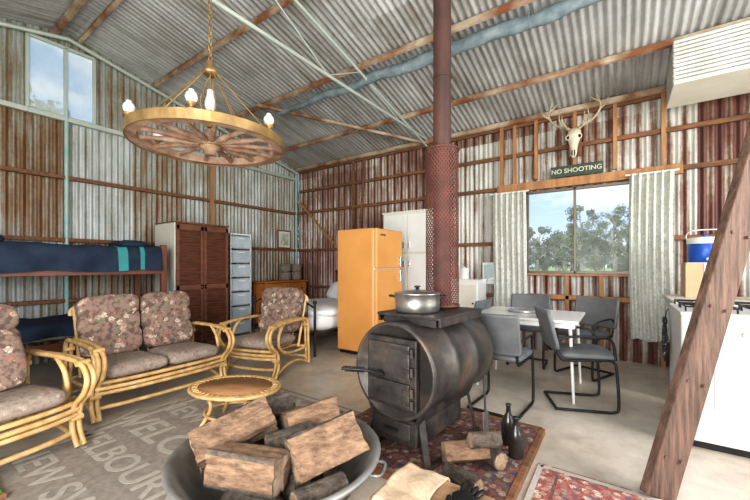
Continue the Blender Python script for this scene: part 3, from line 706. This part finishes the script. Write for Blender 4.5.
# ------------------------------------------------------------------ white hanging slatted panel
q=B('white_slatted_panel_stack'); zb=3.09
for i in range(11): q.box((1.15,4.68,zb+.02+i*.040),(1.4,.03,.032),m_panel,.007,(rad(14),0,0))
q.box((1.15,4.70,zb+.22),(1.36,.01,.42),m_panel)
q.box((1.15,5.0,zb),(1.4,.68,.02),m_cream,.003); q.box((1.15,5.0,zb+.44),(1.4,.6,.015),m_panel,.003)
for i in range(8): q.box((.46,4.98,zb+.035+i*.052),(.03,.6,.042),m_panel,.006)
q.box((1.15,5.30,zb+.2),(1.4,.03,.4),m_panel)
for x in (.7,1.6): q.box((x,4.80,zb+.47),(.02,.02,.08),m_rust)
q.done()
# ------------------------------------------------------------------ kitchen
q=B('gas_cooker'); x0,x1,y0,y1=.35,1.0,3.22,3.90
q.box(((x0+x1)/2,(y0+y1)/2,.48),(x1-x0,y1-y0,.86),m_white,.012); q.box(((x0+x1)/2,(y0+y1)/2,.03),(x1-x0-.06,y1-y0-.06,.06),m_black)
q.box(((x0+x1)/2,(y0+y1)/2,.915),(x1-x0+.01,y1-y0+.01,.02),m_white,.006)
q.box(((x0+x1)/2,y0-.012,.40),(x1-x0-.03,.03,.58),m_white,.012); q.box(((x0+x1)/2+.04,y0-.029,.42),(.40,.006,.26),m_cream,.003)
q.cyl((x0+.10,y0-.055,.655),(x1-.10,y0-.055,.655),.010,m_white,seg=10)
for xx in (x0+.10,x1-.10): q.cyl((xx,y0-.055,.655),(xx,y0-.02,.655),.008,m_white,seg=8)
for i in range(5): q.cyl((x0+.1+i*.107,y0-.0,.80),(x0+.1+i*.107,y0-.03,.80),.018,m_cream)
for cx_ in (x0+.16,x1-.16):
    for cy_ in (y0+.18,y1-.18):
        q.lathe([(.001,.93),(.05,.93),(.05,.942),(.03,.95),(.001,.95)],m_black,16,Matrix.Translation((cx_,cy_,0)))
        for k in range(4):
            a=k*math.pi/2; q.bar((cx_+.03*math.cos(a),cy_+.03*math.sin(a),.965),(cx_+.13*math.cos(a),cy_+.13*math.sin(a),.965),.01,.012,m_black)
        for a,bb in (((-.13,-.13),(.13,-.13)),((.13,-.13),(.13,.13)),((.13,.13),(-.13,.13)),((-.13,.13),(-.13,-.13))):
            q.bar((cx_+a[0],cy_+a[1],.96),(cx_+bb[0],cy_+bb[1],.96),.01,.012,m_black)
        for a in ((-.13,-.13),(.13,-.13),(.13,.13),(-.13,.13)): q.cyl((cx_+a[0],cy_+a[1],.922),(cx_+a[0],cy_+a[1],.965),.006,m_black,seg=6)
q.done()
q=B('oven_mitt'); q.pillow((.315,3.86,.60),(.035,.15,.34),m_mitt,None,.6); q.pillow((.315,3.76,.62),(.03,.06,.15),m_mitt,(rad(20),0,0),.7,nu=14,nv=8); q.pillow((.315,3.86,.78),(.03,.13,.06),m_black,None,.4); q.tube([(.318,3.86,.80),(.325,3.86,.86),(.342,3.86,.88)],.005,m_black,6); q.done()
q=B('kitchen_bench'); q.box((1.15,4.62,.90),(1.5,1.1,.04),m_cream,.006); q.box((1.18,4.66,.47),(1.38,.96,.82),m_white,.005)
for i in range(3): q.box((.72+.45*i,4.17,.48),(.42,.015,.72),m_cream,.005); q.cyl((.86+.45*i,4.15,.72),(.86+.45*i,4.15,.82),.006,m_chrome,seg=8)
q.box((1.18,4.7,.03),(1.3,.85,.06),m_oldwood); q.done()
q=B('cardboard_box'); q.box((.72,4.9,1.095),(.34,.30,.35),m_box,.004); q.box((.72,4.9,1.272),(.3,.28,.006),m_cream); q.box((.72,4.747,1.1),(.06,.004,.34),m_cream); q.done()
q=B('blue_water_cooler'); T=Matrix.Translation((.72,4.9,1.276))
q.lathe([(.001,0),(.12,0),(.135,.015),(.14,.10),(.135,.19),(.13,.20),(.001,.20)],m_blue,32,T)
q.lathe([(.14,.19),(.145,.195),(.145,.235),(.12,.255),(.04,.265),(.001,.265)],m_white,32,T)
q.lathe([(.001,.26),(.03,.26),(.03,.285),(.001,.29)],m_blue,16,T)
q.cyl((.72,4.77,1.31),(.72,4.74,1.31),.012,m_white); q.tube(spl([(.585,4.9,1.5),(.57,4.86,1.56),(.62,4.80,1.6),(.82,4.8,1.6),(.87,4.86,1.56),(.855,4.9,1.5)],5),.006,m_white,6); q.done()
q=B('mixing_bowl'); q.lathe([(.001,0),(.06,0),(.12,.07),(.135,.12),(.128,.12),(.11,.07),(.05,.01),(.001,.01)],m_white,28,Matrix.Translation((1.15,4.7,.922))); q.done()
q=B('diagonal_stair_stringer')
a=Vector((.165,2.41,.012)); bb=Vector((.86,3.02,2.75)); d=(bb-a).normalized()
q.bar(a,bb,.05,.18,m_stringer,up=(.75,.65,0),r=.006)
nrm=Vector((.57,-.82,0)); wd_=d.cross(nrm).normalized()
for k in range(6):
    pnt=a+d*(.22+.42*k)
    for o in (-.045,.045): q.cyl(pnt+wd_*o,pnt+wd_*o+nrm*.036,.009,m_stringer,seg=8)
q.done()
# ------------------------------------------------------------------ wagon wheel chandelier
q=B('wagon_wheel_chandelier'); R0=.545; NS=14
q.lathe([(R0-.065,-.03),(R0,-.03),(R0,.03),(R0-.065,.03),(R0-.065,-.03)],m_wheel,72,None,sm=False)
q.lathe([(R0,-.034),(R0+.010,-.034),(R0+.010,.034),(R0,.034),(R0,-.034)],m_brass,72,sm=False)
q.lathe([(.001,-.09),(.038,-.09),(.042,-.06),(.075,-.045),(.075,.045),(.042,.06),(.035,.10),(.001,.10)],m_wheel,24)
q.lathe([(.076,-.04),(.08,-.04),(.08,-.025),(.076,-.025)],m_brass,24); q.lathe([(.076,.025),(.08,.025),(.08,.04),(.076,.04)],m_brass,24)
for k in range(NS):
    a=2*math.pi*k/NS; c_,s_=math.cos(a),math.sin(a)
    q.tube([(.06*c_,.06*s_,0),(.18*c_,.18*s_,0),(.36*c_,.36*s_,0),(.49*c_,.49*s_,0)],[.018,.023,.016,.021],m_wheel,10)
for k in range(6):
    a=2*math.pi*(k+.3)/6; c_,s_=math.cos(a),math.sin(a); X,Y_=(R0-.02)*c_,(R0-.02)*s_
    q.lathe([(.001,.03),(.03,.03),(.033,.04),(.012,.05),(.012,.058),(.03,.068),(.034,.078),(.001,.08)],m_brass,16,Matrix.Translation((X,Y_,0)))
    q.lathe([(.016,.078),(.032,.092),(.038,.115),(.032,.138),(.018,.15),(.018,.162)],m_glass,16,Matrix.Translation((X,Y_,0)))
    q.lathe([(.001,.08),(.008,.085),(.008,.12),(.001,.125)],m_white,12,Matrix.Translation((X,Y_,0)))
    b2=2*math.pi*(k+.8)/6; X2,Y2=(R0-.03)*math.cos(b2),(R0-.03)*math.sin(b2)
    q.tube([(X2,Y2,.03),(.04*math.cos(b2),.04*math.sin(b2),.55)],.005,m_brass,6)
q.lathe([(.001,.53),(.05,.53),(.06,.55),(.05,.57),(.02,.59),(.03,.63),(.001,.65)],m_brass,20)
q.lathe([(.001,.12),(.025,.12),(.045,.15),(.05,.19),(.025,.22),(.025,.25),(.001,.25)],m_brass,20)
q.lathe([(.025,.25),(.04,.28),(.04,.32),(.025,.37),(.023,.41)],m_glass,20)
for k in range(3):
    a=k*2.094; q.tube(spl([(.045*math.cos(a),.045*math.sin(a),.2),(.07*math.cos(a),.07*math.sin(a),.32),(.03*math.cos(a),.03*math.sin(a),.46),(0,0,.52)],5),.004,m_brass,6)
q.cyl((0,0,.40),(0,0,.54),.006,m_brass,seg=6)
top=4.25-2.2
z=.63; i=0
while z<top-.02:
    ax=(1,0) if i%2 else (0,1)
    q.tube([(ax[0]*.014*math.cos(a),ax[1]*.014*math.cos(a),z+.025+.028*math.sin(a)) for a in [j*math.pi/5 for j in range(10)]],.0045,m_brass,5,closed=True)
    z+=.042; i+=1
q.cyl((0,0,z-.01),(0,0,2.08),.006,m_brass,seg=6)
q.done((-2.62,1.52,2.20))
# ------------------------------------------------------------------ outside trees
def tree(seed,H):
    rr=random.Random(seed); t=B('gum_tree')
    t.tube(spl([(0,0,-.3),(.1,0,H*.25),(-.1,.1,H*.5),(.1,0,H*.8)],4),[.22-.012*i for i in range(13)],m_trunk,8)
    for k in range(26):
        a=rr.uniform(0,6.28); zz=rr.uniform(.25,.98)*H; sp_=rr.uniform(.3,1)*H*.33*(1.1-abs(zz/H-.6)); c=Vector((sp_*math.cos(a),sp_*math.sin(a),zz)); rb=rr.uniform(.4,.9)*H/8
        t.tube([(0,0,zz*.6),tuple(c)],[.07,.02],m_trunk,5)
        vs=[];fs=[]
        for j in range(130):
            d=Vector((rr.gauss(0,1),rr.gauss(0,1),rr.gauss(0,.7))); d.normalize(); p_=c+d*rb*rr.uniform(.3,1.1); sz=rr.uniform(.07,.17)
            e1=Vector((rr.gauss(0,1),rr.gauss(0,1),rr.gauss(0,1))).normalized(); e2=e1.cross(Vector((rr.gauss(0,1),rr.gauss(0,1),rr.gauss(0,1)))).normalized()
            o=len(vs); vs+=[p_-e1*sz,p_+e2*sz*.6,p_+e1*sz,p_-e2*sz*.6]; fs.append((o,o+1,o+2,o+3))
        t.add(vs,fs,m_leaf)
    return t.done((0,0,-.12),recalc=False)
base=[tree(1,7.5),tree(2,6),tree(3,8.5)]
base[0].location=(-3.4,44,-.12); base[1].location=(-8.2,46,-.12); base[2].location=(-.6,52,-.12)
dup(base[1],(-5.8,50,-.12),1,.9); dup(base[0],(1.6,48,-.12),2,.95)
rr=random.Random(3)
for i in range(80):
    X=rr.uniform(-60,45); Y=rr.uniform(54,70)
    dup(base[i%3],(X,Y,-.12),rr.uniform(0,6),rr.uniform(.55,.9))
for i in range(60): dup(base[i%3],(-65+i*1.9+rr.uniform(-.5,.5),rr.uniform(72,80),-1.2),rr.uniform(0,6),rr.uniform(.8,1.05))
for i in range(16): dup(base[i%3],(-22+rr.uniform(-8,4),rr.uniform(-14,22),-.12),rr.uniform(0,6),rr.uniform(1.0,1.4))
# ------------------------------------------------------------------ world & lights
wd=bpy.data.worlds.new('sky'); scene.world=wd; wd.use_nodes=True; nt=wd.node_tree; bg=nt.nodes['Background']
tc=nt.nodes.new('ShaderNodeTexCoord'); sp=nt.nodes.new('ShaderNodeSeparateXYZ'); nt.links.new(tc.outputs['Generated'],sp.inputs[0])
sky=ramp(nt,sp.outputs[2],[(0,(.62,.76,.92)),(.25,(.30,.52,.85)),(1,(.13,.30,.68))])
mp=nt.nodes.new('ShaderNodeMapping'); mp.inputs['Scale'].default_value=(1,1,2.6); nt.links.new(tc.outputs['Generated'],mp.inputs[0])
cl=noise_(nt,mp.outputs[0],3.2,7,.6); cm=ramp(nt,cl,[(.46,(0,0,0)),(.62,(1,1,1))])
nt.links.new(mix(nt,cm,sky,(.95,.96,.98)),bg.inputs['Color']); bg.inputs['Strength'].default_value=1.15
def area(name,loc,target,size,power,col=(1,1,1)):
    l=bpy.data.lights.new(name,'AREA'); l.energy=power; l.size=size; l.color=col
    o=bpy.data.objects.new(name,l); COL.objects.link(o); o.location=loc
    o.rotation_euler=(Vector(target)-Vector(loc)).to_track_quat('-Z','Y').to_euler(); return o
area('added_rear_fill',(.6,-2.2,2.6),(-2.6,3.5,1.2),2.2,215,(1,.965,.92))  # added fill lamp behind the camera to brighten the interior
area('added_side_fill',(3.3,2.5,1.9),(-2,3.2,1.0),2.0,220,(1,.975,.945))  # added fill lamp at the open right side; no doorway is built
area('added_roof_uplight',(-.6,-.8,.9),(-2.4,3.6,4.0),1.6,115,(1,.98,.96))  # added upward lamp that lights the roof in place of floor bounce
sl=bpy.data.lights.new('sun','SUN'); sl.energy=3.2; sl.angle=rad(2); so=bpy.data.objects.new('sun',sl); COL.objects.link(so)
so.rotation_euler=Vector((.15,.62,-.78)).to_track_quat('-Z','Y').to_euler()
# ------------------------------------------------------------------ camera
cd=bpy.data.cameras.new('camera'); cd.sensor_width=36; cd.lens=352/750*36; cd.shift_y=.02; cd.clip_start=.05; cd.clip_end=600
co=bpy.data.objects.new('camera',cd); COL.objects.link(co); co.location=(0,0,1.25); co.rotation_euler=(rad(90),0,rad(34.8)); scene.camera=co
scene.view_settings.view_transform='Standard'
for lk in ('Medium High Contrast','Standard - Medium High Contrast'):
    try:
        scene.view_settings.look=lk; print('look',lk); break
    except Exception as e: pass
